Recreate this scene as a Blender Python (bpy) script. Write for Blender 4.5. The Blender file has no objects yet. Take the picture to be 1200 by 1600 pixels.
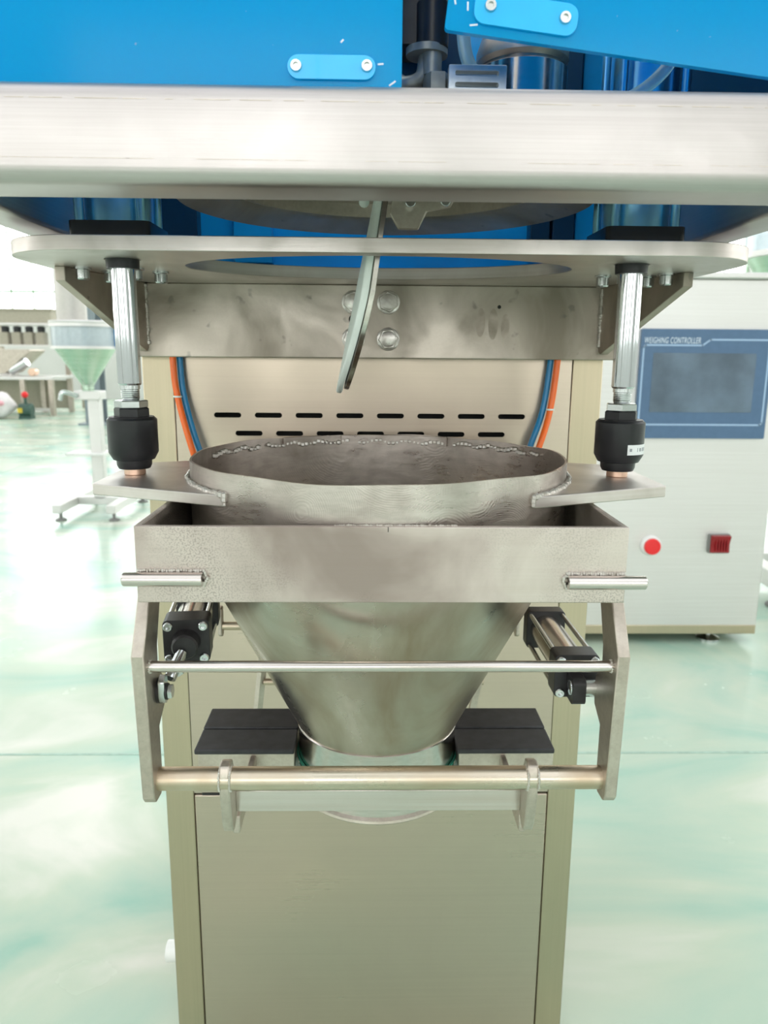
import bpy, bmesh, math, random
from mathutils import Vector, Matrix
from mathutils.geometry import tessellate_polygon

random.seed(7)
scene = bpy.context.scene
COL = scene.collection
PI = math.pi

# ------------------------------------------------------------------ camera
PITCH, YAW, ROLL, FPX = math.radians(11.8), math.radians(1.2), math.radians(.45), 1190.0
CAM = Vector((-.010, 0, .85))
fw = Vector((math.sin(YAW) * math.cos(PITCH), math.cos(YAW) * math.cos(PITCH), -math.sin(PITCH)))
r0 = Vector((math.cos(YAW), -math.sin(YAW), 0))
u0 = r0.cross(fw)
rt = r0 * math.cos(ROLL) + u0 * math.sin(ROLL)
up = u0 * math.cos(ROLL) - r0 * math.sin(ROLL)
cd = bpy.data.cameras.new('camera')
cam = bpy.data.objects.new('camera', cd)
COL.objects.link(cam)
cam.matrix_world = Matrix(((rt.x, up.x, -fw.x, CAM.x), (rt.y, up.y, -fw.y, CAM.y), (rt.z, up.z, -fw.z, CAM.z), (0, 0, 0, 1)))
cd.sensor_fit = 'VERTICAL'
cd.sensor_height = 36
cd.lens = FPX / 1600 * 36
cd.clip_start = .02
cd.dof.use_dof = True
cd.dof.focus_distance = .56
cd.dof.aperture_fstop = 13.0
scene.camera = cam

# ------------------------------------------------------------------ world and light levels
world = bpy.data.worlds.new('world')
scene.world = world
world.use_nodes = True
wb = world.node_tree.nodes['Background']
wb.inputs[0].default_value = (.93, .97, 1, 1)
wb.inputs[1].default_value = 1.5
SKYLIGHT, WINDOW, WINDOW_SUN = 2.75, 2.45, 4.2      # the back windows face the bright sky
scene.view_settings.view_transform = 'Standard'
scene.view_settings.look = 'None'
scene.view_settings.gamma = 1
scene.view_settings.use_curve_mapping = False
scene.view_settings.exposure = 0.27
scene.cycles.use_denoising = True
scene.cycles.max_bounces = 6
scene.cycles.use_adaptive_sampling = True
scene.cycles.adaptive_threshold = .02
scene.cycles.sample_clamp_indirect = 6


# ------------------------------------------------------------------ materials
def principled(name):
    m = bpy.data.materials.new(name)
    m.use_nodes = True
    return m, m.node_tree, m.node_tree.nodes['Principled BSDF']


def plain(name, col, rough=.5, metal=0, coat=0, emit=None, trans=0, alpha=1, ior=1.45, var=.12, vs=60):
    m, t, b = principled(name)
    b.inputs['Roughness'].default_value = rough
    b.inputs['Metallic'].default_value = metal
    b.inputs['Coat Weight'].default_value = coat
    b.inputs['IOR'].default_value = ior
    b.inputs['Transmission Weight'].default_value = trans
    b.inputs['Alpha'].default_value = alpha
    c = (*col, 1)
    if var:
        tc = t.nodes.new('ShaderNodeTexCoord')
        n = t.nodes.new('ShaderNodeTexNoise')
        n.inputs['Scale'].default_value = vs
        n.inputs['Detail'].default_value = 5
        t.links.new(tc.outputs['Object'], n.inputs['Vector'])
        r = t.nodes.new('ShaderNodeValToRGB')
        r.color_ramp.elements[0].position = .3
        r.color_ramp.elements[1].position = .7
        r.color_ramp.elements[0].color = (*[x * (1 - var) for x in col], 1)
        r.color_ramp.elements[1].color = (*[min(1, x * (1 + var)) for x in col], 1)
        t.links.new(n.outputs['Fac'], r.inputs['Fac'])
        t.links.new(r.outputs['Color'], b.inputs['Base Color'])
    else:
        b.inputs['Base Color'].default_value = c
    if emit:
        b.inputs['Emission Color'].default_value = (*emit[0], 1)
        b.inputs['Emission Strength'].default_value = emit[1]
    return m


def steel(name, col=(.66, .645, .615), rough=.3, brush=(3, 3, 400), stain=.25, stain_col=(.40, .36, .30), stain_scale=14,
          bump=.04, rvar=.14, spots=0, grind=0, patch=0, streak=.3, run=(1, 1, 1), speckle=0):
    """brushed stainless steel: grain from stretched noise, blotchy stains, optional dark spots, grinder swirls, blasted patches"""
    m, t, b = principled(name)
    L = t.links.new
    N = t.nodes.new
    b.inputs['Metallic'].default_value = 1
    tc = N('ShaderNodeTexCoord')
    mp = N('ShaderNodeMapping')
    mp.inputs['Scale'].default_value = brush
    L(tc.outputs['Object'], mp.inputs['Vector'])
    br = N('ShaderNodeTexNoise')
    br.inputs['Scale'].default_value = 1.5
    br.inputs['Detail'].default_value = 6
    br.inputs['Roughness'].default_value = .7
    L(mp.outputs['Vector'], br.inputs['Vector'])
    st = N('ShaderNodeTexNoise')
    st.inputs['Scale'].default_value = stain_scale
    st.inputs['Detail'].default_value = 5
    st.inputs['Roughness'].default_value = .55
    st.inputs['Distortion'].default_value = .6
    sm_ = N('ShaderNodeMapping')
    sm_.inputs['Scale'].default_value = run
    L(tc.outputs['Object'], sm_.inputs['Vector'])
    L(sm_.outputs['Vector'], st.inputs['Vector'])
    ramp = N('ShaderNodeValToRGB')
    ramp.color_ramp.elements[0].position = .38
    ramp.color_ramp.elements[1].position = .68
    ramp.color_ramp.elements[0].color = (0, 0, 0, 1)
    ramp.color_ramp.elements[1].color = (stain, stain, stain, 1)
    L(st.outputs['Fac'], ramp.inputs['Fac'])
    mx = N('ShaderNodeMix')
    mx.data_type = 'RGBA'
    mx.inputs[6].default_value = (*col, 1)
    mx.inputs[7].default_value = (*stain_col, 1)
    L(ramp.outputs['Color'], mx.inputs[0])
    out = mx.outputs[2]
    if spots:
        vo = N('ShaderNodeTexNoise')
        vo.inputs['Scale'].default_value = 62
        vo.inputs['Detail'].default_value = 2
        L(tc.outputs['Object'], vo.inputs['Vector'])
        r2 = N('ShaderNodeValToRGB')
        r2.color_ramp.elements[0].position = .68
        r2.color_ramp.elements[1].position = .74
        r2.color_ramp.elements[0].color = (0, 0, 0, 1)
        r2.color_ramp.elements[1].color = (spots, spots, spots, 1)
        L(vo.outputs['Fac'], r2.inputs['Fac'])
        m2 = N('ShaderNodeMix')
        m2.data_type = 'RGBA'
        L(r2.outputs['Color'], m2.inputs[0])
        L(out, m2.inputs[6])
        m2.inputs[7].default_value = (.22, .20, .18, 1)
        out = m2.outputs[2]
    if speckle:
        s1 = N('ShaderNodeTexNoise')
        s1.inputs['Scale'].default_value = 900
        s1.inputs['Detail'].default_value = 2
        s2 = N('ShaderNodeTexNoise')
        s2.inputs['Scale'].default_value = 11
        s2.inputs['Detail'].default_value = 5
        for q in (s1, s2):
            L(tc.outputs['Object'], q.inputs['Vector'])
        ra, rb_ = N('ShaderNodeValToRGB'), N('ShaderNodeValToRGB')
        ra.color_ramp.elements[0].position, ra.color_ramp.elements[1].position = .50, .58
        rb_.color_ramp.elements[0].position, rb_.color_ramp.elements[1].position = .46, .62
        L(s1.outputs['Fac'], ra.inputs['Fac'])
        L(s2.outputs['Fac'], rb_.inputs['Fac'])
        mu = N('ShaderNodeMath')
        mu.operation = 'MULTIPLY'
        L(ra.outputs['Color'], mu.inputs[0])
        L(rb_.outputs['Color'], mu.inputs[1])
        mu2 = N('ShaderNodeMath')
        mu2.operation = 'MULTIPLY'
        L(mu.outputs[0], mu2.inputs[0])
        mu2.inputs[1].default_value = speckle
        m3 = N('ShaderNodeMix')
        m3.data_type = 'RGBA'
        L(mu2.outputs[0], m3.inputs[0])
        L(out, m3.inputs[6])
        m3.inputs[7].default_value = (.22, .19, .17, 1)
        out = m3.outputs[2]
    hsv = N('ShaderNodeMix')
    hsv.data_type = 'RGBA'
    hsv.blend_type = 'OVERLAY'
    hsv.inputs[0].default_value = streak
    L(out, hsv.inputs[6])
    L(br.outputs['Color' if False else 'Fac'], hsv.inputs[7])
    L(hsv.outputs[2], b.inputs['Base Color'])
    # roughness
    ma = N('ShaderNodeMath')
    ma.operation = 'MULTIPLY_ADD'
    L(br.outputs['Fac'], ma.inputs[0])
    ma.inputs[1].default_value = rvar * 2
    ma.inputs[2].default_value = rough - rvar
    ms = N('ShaderNodeMath')
    ms.operation = 'MULTIPLY_ADD'
    L(ramp.outputs['Color'], ms.inputs[0])
    ms.inputs[1].default_value = .35
    L(ma.outputs[0], ms.inputs[2])
    rout = ms.outputs[0]
    hgt = br.outputs['Fac']
    bs = bump
    if grind:
        wv = N('ShaderNodeTexWave')
        wv.wave_type = 'RINGS'
        wv.rings_direction = 'SPHERICAL'
        wv.inputs['Scale'].default_value = 240
        wv.inputs['Distortion'].default_value = 5
        wv.inputs['Detail'].default_value = 2.5
        wv.inputs['Detail Scale'].default_value = .6
        vm = N('ShaderNodeTexVoronoi')
        vm.inputs['Scale'].default_value = 15
        L(tc.outputs['Object'], vm.inputs['Vector'])
        vs = N('ShaderNodeVectorMath')
        vs.operation = 'SUBTRACT'
        L(tc.outputs['Object'], vs.inputs[0])
        L(vm.outputs['Position'], vs.inputs[1])
        L(vs.outputs[0], wv.inputs['Vector'])
        ad = N('ShaderNodeMath')
        ad.operation = 'MULTIPLY_ADD'
        L(wv.outputs['Fac'], ad.inputs[0])
        ad.inputs[1].default_value = grind
        L(br.outputs['Fac'], ad.inputs[2])
        hgt = ad.outputs[0]
        bs = max(bump, .07)
    if patch:
        pn = N('ShaderNodeTexNoise')
        pn.inputs['Scale'].default_value = 6
        pn.inputs['Detail'].default_value = 6
        pn.inputs['Distortion'].default_value = 1.2
        L(tc.outputs['Object'], pn.inputs['Vector'])
        pr = N('ShaderNodeValToRGB')
        pr.color_ramp.elements[0].position = .47
        pr.color_ramp.elements[1].position = .53
        pr.color_ramp.elements[1].color = (patch, patch, patch, 1)
        L(pn.outputs['Fac'], pr.inputs['Fac'])
        pa = N('ShaderNodeMath')
        pa.operation = 'ADD'
        L(rout, pa.inputs[0])
        L(pr.outputs['Color'], pa.inputs[1])
        rout = pa.outputs[0]
    L(rout, b.inputs['Roughness'])
    bp = N('ShaderNodeBump')
    bp.inputs['Strength'].default_value = bs
    bp.inputs['Distance'].default_value = .0006
    L(hgt, bp.inputs['Height'])
    L(bp.outputs['Normal'], b.inputs['Normal'])
    return m


def blue_sheet():
    m = bpy.data.materials.new('blue acrylic')
    m.use_nodes = True
    t = m.node_tree
    L, N = t.links.new, t.nodes.new
    t.nodes.clear()
    out = N('ShaderNodeOutputMaterial')
    tc = N('ShaderNodeTexCoord')
    n = N('ShaderNodeTexNoise')
    n.inputs['Scale'].default_value = 230
    n.inputs['Detail'].default_value = 3
    L(tc.outputs['Object'], n.inputs['Vector'])
    r = N('ShaderNodeValToRGB')
    r.color_ramp.elements[0].position = .735
    r.color_ramp.elements[1].position = .76
    r.color_ramp.elements[0].color = (.003, .50, .93, 1)
    r.color_ramp.elements[1].color = (.4, .68, .9, 1)
    L(n.outputs['Fac'], r.inputs['Fac'])
    d = N('ShaderNodeBsdfDiffuse')
    L(r.outputs['Color'], d.inputs['Color'])
    tl = N('ShaderNodeBsdfTranslucent')
    tl.inputs['Color'].default_value = (.004, .50, .98, 1)
    a = N('ShaderNodeMixShader')
    a.inputs[0].default_value = .45
    L(d.outputs[0], a.inputs[1])
    L(tl.outputs[0], a.inputs[2])
    tp = N('ShaderNodeBsdfTransparent')
    tp.inputs['Color'].default_value = (.01, .50, .95, 1)
    c = N('ShaderNodeMixShader')
    c.inputs[0].default_value = .12
    L(a.outputs[0], c.inputs[1])
    L(tp.outputs[0], c.inputs[2])
    g = N('ShaderNodeBsdfGlossy')
    g.inputs['Roughness'].default_value = .12
    fr = N('ShaderNodeFresnel')
    fr.inputs['IOR'].default_value = 1.25
    e = N('ShaderNodeMixShader')
    L(fr.outputs[0], e.inputs[0])
    L(c.outputs[0], e.inputs[1])
    L(g.outputs[0], e.inputs[2])
    L(e.outputs[0], out.inputs['Surface'])
    return m


def floor_mat():
    m, t, b = principled('mint epoxy floor')
    L, N = t.links.new, t.nodes.new
    tc = N('ShaderNodeTexCoord')
    mp = N('ShaderNodeMapping')
    mp.inputs['Scale'].default_value = (.8, 1.6, 1)
    L(tc.outputs['Object'], mp.inputs['Vector'])
    n = N('ShaderNodeTexNoise')
    n.inputs['Scale'].default_value = 1.5
    n.inputs['Detail'].default_value = 5
    n.inputs['Roughness'].default_value = .5
    n.inputs['Distortion'].default_value = 1.4
    L(mp.outputs['Vector'], n.inputs['Vector'])
    r = N('ShaderNodeValToRGB')
    e = r.color_ramp.elements
    e[0].position, e[0].color = .30, (.26, .49, .40, 1)
    e[1].position, e[1].color = .70, (.70, .69, .62, 1)
    k = e.new(.44)
    k.color = (.42, .555, .45, 1)
    k = e.new(.56)
    k.color = (.51, .59, .47, 1)
    L(n.outputs['Fac'], r.inputs['Fac'])
    L(r.outputs['Color'], b.inputs['Base Color'])
    n2 = N('ShaderNodeTexNoise')
    n2.inputs['Scale'].default_value = 4
    n2.inputs['Detail'].default_value = 6
    L(tc.outputs['Object'], n2.inputs['Vector'])
    ma = N('ShaderNodeMath')
    ma.operation = 'MULTIPLY_ADD'
    L(n2.outputs['Fac'], ma.inputs[0])
    ma.inputs[1].default_value = .3
    ma.inputs[2].default_value = .08
    L(ma.outputs[0], b.inputs['Roughness'])
    b.inputs['IOR'].default_value = 1.5
    return m


M = {
    'beam': steel('brushed beam steel', (.545, .505, .495), .36, (3, 3, 420), .35, (.42, .39, .37), 7, rvar=.10, streak=.25),
    'panel': steel('panel steel', (.545, .46, .375), .28, (2, 2, 260), .3, (.42, .37, .30), 5, bump=.02, rvar=.05, streak=.08),
    'post': steel('post steel', (.50, .43, .31), .32, (260, 2, 2), .16, (.42, .36, .25), 7, bump=.02, rvar=.06, streak=.10),
    'bracket': steel('stained bracket steel', (.57, .505, .445), .38, (300, 3, 300), .8, (.28, .24, .19), 9, spots=.6, streak=.12),
    'smudge': steel('greasy steel', (.46, .40, .345), .46, (300, 3, 300), .6, (.28, .24, .19), 40, streak=.1),
    'plate': steel('flange plate steel', (.65, .60, .57), .36, (3, 3, 300), .45, (.42, .38, .33), 14),
    'box': steel('blasted box steel', (.65, .575, .53), .36, (2, 2, 300), .75, (.38, .32, .28), 8, patch=.2, bump=.05, streak=.15, speckle=.45),
    'collar': steel('ground collar steel', (.56, .505, .465), .28, (40, 40, 200), .8, (.25, .21, .175), 13, grind=.9),
    'cone': steel('cone steel', (.52, .47, .41), .24, (8, 8, 30), .75, (.33, .25, .16), 9, bump=.01, streak=.12, run=(1.6, 1.6, .5)),
    'polished': steel('polished steel', (.61, .56, .525), .16, (2, 200, 200), .25, (.55, .5, .44), 12, bump=.015, rvar=.06),
    'bar': steel('tarnished bar steel', (.60, .53, .43), .26, (3, 200, 200), .55, (.45, .30, .16), 13, bump=.02),
    'edge': steel('cut plate steel', (.57, .51, .445), .42, (200, 200, 200), .4, (.38, .32, .26), 30, bump=.12),
    'chrome': plain('chrome', (.66, .68, .70), .07, 1, var=.02),
    'zinc': plain('zinc', (.60, .62, .62), .24, 1, var=.08),
    'bolt': steel('bolt head steel', (.70, .665, .63), .30, (200, 200, 200), .6, (.36, .32, .28), 90, bump=.05),
    'weld': steel('weld bead', (.72, .70, .66), .35, (90, 90, 90), .5, (.4, .34, .28), 120, bump=.3),
    'black': plain('black anodised', (.014, .014, .016), .34, 0, var=.25),
    'cast': plain('black cast cap', (.020, .018, .019), .42, 0, var=.3, vs=120),
    'rubber': plain('black rubber', (.034, .034, .037), .55, 0, var=.25, vs=90),
    'seal': plain('white silicone', (.80, .86, .82), .45, 0, var=.05),
    'green': plain('green liner', (.05, .32, .22), .5),
    'jaw': plain('pale jaw plastic', (.55, .70, .62), .4),
    'copper': plain('coppery stud', (.75, .52, .40), .3, 1),
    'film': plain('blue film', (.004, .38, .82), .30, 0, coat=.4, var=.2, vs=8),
    'navy': plain('shaded blue film', (.006, .05, .11), .35, 0, var=.25, vs=10),  # blue film with the housing's inner shade put into its colour
    'sheet': blue_sheet(),
    'tab': plain('light blue tab', (.01, .46, .93), .25, 0, coat=.3, var=.03),
    'orange': plain('orange hose', (.95, .16, .015), .35, 0, coat=.2, var=.03),
    'bluehose': plain('blue hose', (.01, .22, .48), .35, 0, coat=.2, var=.03),
    'clear': plain('clear hose', (.55, .80, .88), .15, 0, trans=.6, var=.04),
    'alu': plain('aluminium', (.62, .66, .68), .30, 1, var=.08, vs=200),
    'barrel': plain('blue reflection aluminium barrel', (.34, .74, .95), .28, 1, var=.06),  # cyan of reflected blue light put into the metal colour
    'grease': plain('grubby fitting', (.30, .31, .29), .45, .6, var=.3),
    'slot': plain('dark slot', (.02, .02, .018), .7),
    'cab': steel('cabinet steel', (.72, .70, .685), .50, (2, 2, 200), .10, (.66, .64, .58), 3, bump=.01, rvar=.05),
    'hmi': plain('slate blue bezel', (.085, .155, .265), .42, var=.05),
    'screen': plain('grey screen', (.12, .165, .22), .08, coat=.5, var=.35, vs=9),
    'line': plain('pale blue print', (.36, .50, .68), .5, var=.02),
    'print': plain('white print', (.70, .78, .86), .5, var=.02),
    'red': plain('red button', (.80, .008, .012), .3, coat=.3, var=.02),
    'darkred': plain('dark red rocker', (.28, .008, .012), .35, var=.05),
    'bezel': plain('white bezel', (.80, .80, .78), .35, var=.03),
    'grey': plain('grey plastic', (.22, .22, .21), .5),
    'sticker': plain('sticker', (.78, .80, .80), .5, var=.04),
    'floor': floor_mat(),
    'wall': plain('white wall', (.62, .62, .60), .7, var=.04, vs=2),
    'ceil': plain('ceiling', (.55, .56, .56), .8, var=.04, vs=2),
    'frame': plain('green window frame', (.30, .42, .30), .5),
    'seam': plain('floor joint', (.36, .50, .42), .6),
    'skylight': plain('added skylight pane', (.9, .9, .9), .5, emit=((1, .965, .95), SKYLIGHT), var=0),  # unseen roof panes, added as the overhead light of the hall
    'pane': plain('lit window pane', (.9, .9, .9), .3, emit=((1, .98, .97), WINDOW), var=0),
    'pane_sun': plain('bright window pane', (.9, .9, .9), .3, emit=((.97, 1, 1), WINDOW_SUN), var=0),
    'acry': plain('clear ring', (.80, .88, .92), .15, trans=.55, var=.05),
    'white': plain('white paint', (.80, .79, .76), .5, var=.04),
    'loader': plain('satin loader steel', (.50, .48, .45), .45, .7, var=.04),
    'pillar': plain('grey blue paint', (.22, .26, .28), .5),
    'tan': plain('beige crate', (.40, .37, .29), .6),
    'ink': plain('grey ink', (.30, .32, .34), .6, var=0),
    'sack': plain('woven sack', (.80, .76, .76), .8, var=.1, vs=12),
    'pink': plain('pink print', (.80, .40, .45), .8, var=.1),
    'motor': plain('dark green motor', (.04, .09, .07), .4),
    'yellow': plain('yellow plate', (.65, .50, .05), .5),
    'bluebox': plain('blue paint', (.04, .28, .66), .4),
}


# ------------------------------------------------------------------ mesh building
class MB:
    def __init__(s):
        s.v, s.f = [], []

    def add(s, vs, fs):
        o = len(s.v)
        s.v += [Vector(p) for p in vs]
        s.f += [tuple(i + o for i in f) for f in fs]
        return s

    def box(s, x0, x1, y0, y1, z0, z1):
        return s.add([(x, y, z) for z in (z0, z1) for y in (y0, y1) for x in (x0, x1)],
                     [(0, 2, 3, 1), (4, 5, 7, 6), (0, 1, 5, 4), (2, 6, 7, 3), (0, 4, 6, 2), (1, 3, 7, 5)])

    def tube(s, path, r, n=16, caps=True, phase=0.0):
        """round bar along a path; r may be a list, one radius for each point"""
        path = [Vector(p) for p in path]
        rs = r if isinstance(r, (list, tuple)) else [r] * len(path)
        o = len(s.v)
        T = (path[1] - path[0]).normalized()
        a = T.orthogonal().normalized() if abs(T.z) < .99 else Vector((1, 0, 0))
        for i, p in enumerate(path):
            if i == 0:
                t = path[1] - p
            elif i == len(path) - 1:
                t = p - path[i - 1]
            else:
                t = path[i + 1] - path[i - 1]
                if t.length < 1e-9:
                    t = T
            t = t.normalized()
            a = (a - t * a.dot(t)).normalized()
            b = t.cross(a)
            for k in range(n):
                w = 2 * PI * k / n + phase
                s.v.append(p + (a * math.cos(w) + b * math.sin(w)) * rs[i])
        m = len(path)
        for i in range(m - 1):
            for k in range(n):
                k2 = (k + 1) % n
                s.f.append((o + i * n + k, o + i * n + k2, o + (i + 1) * n + k2, o + (i + 1) * n + k))
        if caps:
            s.f.append(tuple(o + k for k in reversed(range(n))))
            s.f.append(tuple(o + (m - 1) * n + k for k in range(n)))
        return s

    def cyl(s, p0, p1, r, r1=None, n=24):
        return s.tube([p0, p1], [r, r if r1 is None else r1], n)

    def lathe(s, c, prof, n=48, closed=False, a0=0, a1=2 * PI):
        """turn a profile of (radius, height) about the vertical through c"""
        full = abs(a1 - a0 - 2 * PI) < 1e-6
        cols = n if full else n + 1
        o = len(s.v)
        m = len(prof)
        for k in range(cols):
            w = a0 + (a1 - a0) * k / n
            for r, z in prof:
                s.v.append(Vector((c[0] + r * math.cos(w), c[1] + r * math.sin(w), c[2] + z)))
        for k in range(n):
            k2 = (k + 1) % cols
            for i in range(m if closed else m - 1):
                j = (i + 1) % m
                s.f.append((o + k * m + i, o + k2 * m + i, o + k2 * m + j, o + k * m + j))
        if closed and not full:
            s.f.append(tuple(o + i for i in range(m)))
            s.f.append(tuple(o + n * m + i for i in reversed(range(m))))
        return s

    def plate(s, outer, a, b, plane='xy', holes=()):
        """flat plate with holes: outline in the plane, thickness from a to b along its normal"""
        def P(u, v, w):
            return {'xy': (u, v, w), 'yz': (w, u, v), 'xz': (u, w, v)}[plane]
        loops = [list(outer)] + [list(h) for h in holes]
        flat = [p for l in loops for p in l]
        tris = tessellate_polygon([[Vector((p[0], p[1], 0)) for p in l] for l in loops])
        n = len(flat)
        o = len(s.v)
        s.v += [Vector(P(p[0], p[1], a)) for p in flat] + [Vector(P(p[0], p[1], b)) for p in flat]
        for t in tris:
            s.f.append((o + t[0], o + t[1], o + t[2]))
            s.f.append((o + n + t[2], o + n + t[1], o + n + t[0]))
        i = 0
        for l in loops:
            for k in range(len(l)):
                p, q = i + k, i + (k + 1) % len(l)
                s.f.append((o + p, o + q, o + n + q, o + n + p))
            i += len(l)
        return s

    def ball(s, c, r, n=8, sq=(1, 1, 1)):
        o = len(s.v)
        h = n // 2
        for i in range(h + 1):
            th = PI * i / h
            for k in range(n):
                ph = 2 * PI * k / n
                s.v.append(Vector((c[0] + r * sq[0] * math.sin(th) * math.cos(ph), c[1] + r * sq[1] * math.sin(th) * math.sin(ph), c[2] + r * sq[2] * math.cos(th))))
        for i in range(h):
            for k in range(n):
                k2 = (k + 1) % n
                s.f.append((o + i * n + k, o + (i + 1) * n + k, o + (i + 1) * n + k2, o + i * n + k2))
        return s

    def hexnut(s, c, d, af, h, n=6, phase=0.0):
        c, d = Vector(c), Vector(d).normalized()
        R = af / 2 / math.cos(PI / n)
        return s.tube([c, c + d * h * .12, c + d * h * .88, c + d * h], [R * .93, R, R, R * .93], n, phase=phase)

    def bead(s, path, r, step=None, jit=.25):
        """a run of overlapping weld ripples"""
        path = [Vector(p) for p in path]
        step = step or r * 1.1
        for i in range(len(path) - 1):
            L = (path[i + 1] - path[i]).length
            k = max(1, int(L / step))
            for j in range(k):
                p = path[i].lerp(path[i + 1], j / k)
                q = r * random.uniform(1 - jit, 1 + jit)
                s.ball(p + Vector((random.uniform(-1, 1), random.uniform(-1, 1), random.uniform(-1, 1))) * r * .2, q, 6)
        return s

    def mesh(s, name, off=Vector(), angle=32, weld=True):
        me = bpy.data.meshes.new(name)
        me.from_pydata([p - off for p in s.v], [], s.f)
        bm = bmesh.new()
        bm.from_mesh(me)
        if weld:
            bmesh.ops.remove_doubles(bm, verts=bm.verts, dist=1e-6)
        bmesh.ops.recalc_face_normals(bm, faces=bm.faces)
        bm.to_mesh(me)
        bm.free()
        me.polygons.foreach_set('use_smooth', [True] * len(me.polygons))
        me.set_sharp_from_angle(angle=math.radians(angle))
        return me


ORIGIN = {}


def thing(name, label, cat, loc=(0, 0, 0), group=None):
    o = bpy.data.objects.new(name, None)
    o.empty_display_size = .05
    o.location = loc
    COL.objects.link(o)
    o['label'] = label
    o['category'] = cat
    if group:
        o['group'] = group
    ORIGIN[o.name] = Vector(loc)
    return o


def obj(name, mb, mat, parent=None, bevel=0, label=None, kind=None, angle=32, seg=2, weld=True):
    off = ORIGIN[parent.name] if parent else Vector()
    me = mb.mesh(name, off, angle, weld)
    me.materials.append(M[mat])
    o = bpy.data.objects.new(name, me)
    COL.objects.link(o)
    if parent:
        o.parent = parent
    ORIGIN[o.name] = off
    if bevel:
        md = o.modifiers.new('bevel', 'BEVEL')
        md.width = bevel
        md.segments = seg
        md.limit_method = 'ANGLE'
        md.angle_limit = math.radians(40)
        md.harden_normals = False
    if label:
        o['label'] = label
    if kind:
        o['kind'] = kind
    return o


def copy_part(src, parent, loc):
    c = src.copy()
    COL.objects.link(c)
    c.parent = parent
    c.location = loc
    ORIGIN[c.name] = ORIGIN[parent.name]
    return c


def single(name, mb, mat, label, cat, group=None, **k):
    """a thing that is one mesh, its origin at its base"""
    lo = Vector((min(p.x for p in mb.v), min(p.y for p in mb.v), min(p.z for p in mb.v)))
    hi = Vector((max(p.x for p in mb.v), max(p.y for p in mb.v), lo.z))
    base = (lo + hi) / 2
    mb.v = [p - base for p in mb.v]
    o = obj(name, mb, mat, None, **k)
    o.location = base
    ORIGIN[o.name] = base
    o['label'] = label
    o['category'] = cat
    if group:
        o['group'] = group
    return o


def structure(name, mb, mat, **k):
    o = obj(name, mb, mat, None, **k)
    o['kind'] = 'structure'
    return o


def rrect(x0, x1, y0, y1, r, n=5):
    pts = []
    for cx, cy, a in ((x1 - r, y1 - r, 0), (x0 + r, y1 - r, 90), (x0 + r, y0 + r, 180), (x1 - r, y0 + r, 270)):
        for i in range(n + 1):
            w = math.radians(a + 90 * i / n)
            pts.append((cx + r * math.cos(w), cy + r * math.sin(w)))
    return pts


def circle(cx, cy, rx, ry=None, n=64):
    ry = rx if ry is None else ry
    return [(cx + rx * math.cos(2 * PI * i / n), cy + ry * math.sin(2 * PI * i / n)) for i in range(n)]


def bez(p, n=16):
    """smooth path through points (Catmull-Rom)"""
    p = [Vector(q) for q in p]
    P = [p[0] * 2 - p[1]] + p + [p[-1] * 2 - p[-2]]
    out = []
    for i in range(1, len(P) - 2):
        for k in range(n):
            t = k / n
            a, b, c, d = P[i - 1], P[i], P[i + 1], P[i + 2]
            out.append(.5 * (2 * b + (c - a) * t + (2 * a - 5 * b + 4 * c - d) * t * t + (3 * b - a - 3 * c + d) * t ** 3))
    out.append(p[-1])
    return out


def text_mesh(name, body, size, mat, parent, loc, shear=0, depth=.0004, space=1.0, xscale=1.0):
    """lettering standing upright in the xz plane, facing the camera side"""
    cu = bpy.data.curves.new(name, 'FONT')
    cu.body = body
    cu.size = size
    cu.shear = shear
    cu.space_character = space
    cu.extrude = depth
    tmp = bpy.data.objects.new(name, cu)
    COL.objects.link(tmp)
    dg = bpy.context.evaluated_depsgraph_get()
    me = bpy.data.meshes.new_from_object(tmp.evaluated_get(dg))
    bpy.data.objects.remove(tmp)
    off = ORIGIN[parent.name]
    for v in me.vertices:
        x, y, z = v.co
        v.co = Vector((x * xscale + loc[0], loc[1] - z, y + loc[2])) - off
    me.materials.clear()
    me.materials.append(M[mat])
    o = bpy.data.objects.new(name, me)
    COL.objects.link(o)
    o.parent = parent
    ORIGIN[o.name] = off
    return o


# ================================================================== the hall
HX0, HX1, HY0, HY1, HZ = -11.0, 11.0, -9.0, 14.0, 6.0
fl = structure('floor', MB().box(HX0 - .2, HX1 + .2, HY0 - .2, HY1 + .2, -.1, 0), 'floor')
obj('floor_joint', MB().box(HX0, HX1, 1.505, 1.512, -.001, .0008), 'seam', fl)
obj('floor_joint', MB().box(HX0, HX1, 6.2, 6.21, -.001, .0008), 'seam', fl)
obj('floor_joint', MB().box(-2.6, -2.592, HY0, HY1, -.001, .0008), 'seam', fl)


def wall(name, plane, a, b, u0_, u1_, wins):
    holes = [[(x0, z0), (x1, z0), (x1, z1), (x0, z1)] for x0, x1, z0, z1 in wins]
    return structure(name, MB().plate([(u0_, 0), (u1_, 0), (u1_, HZ), (u0_, HZ)], a, b, plane, holes), 'wall')


WN = [0]


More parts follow.
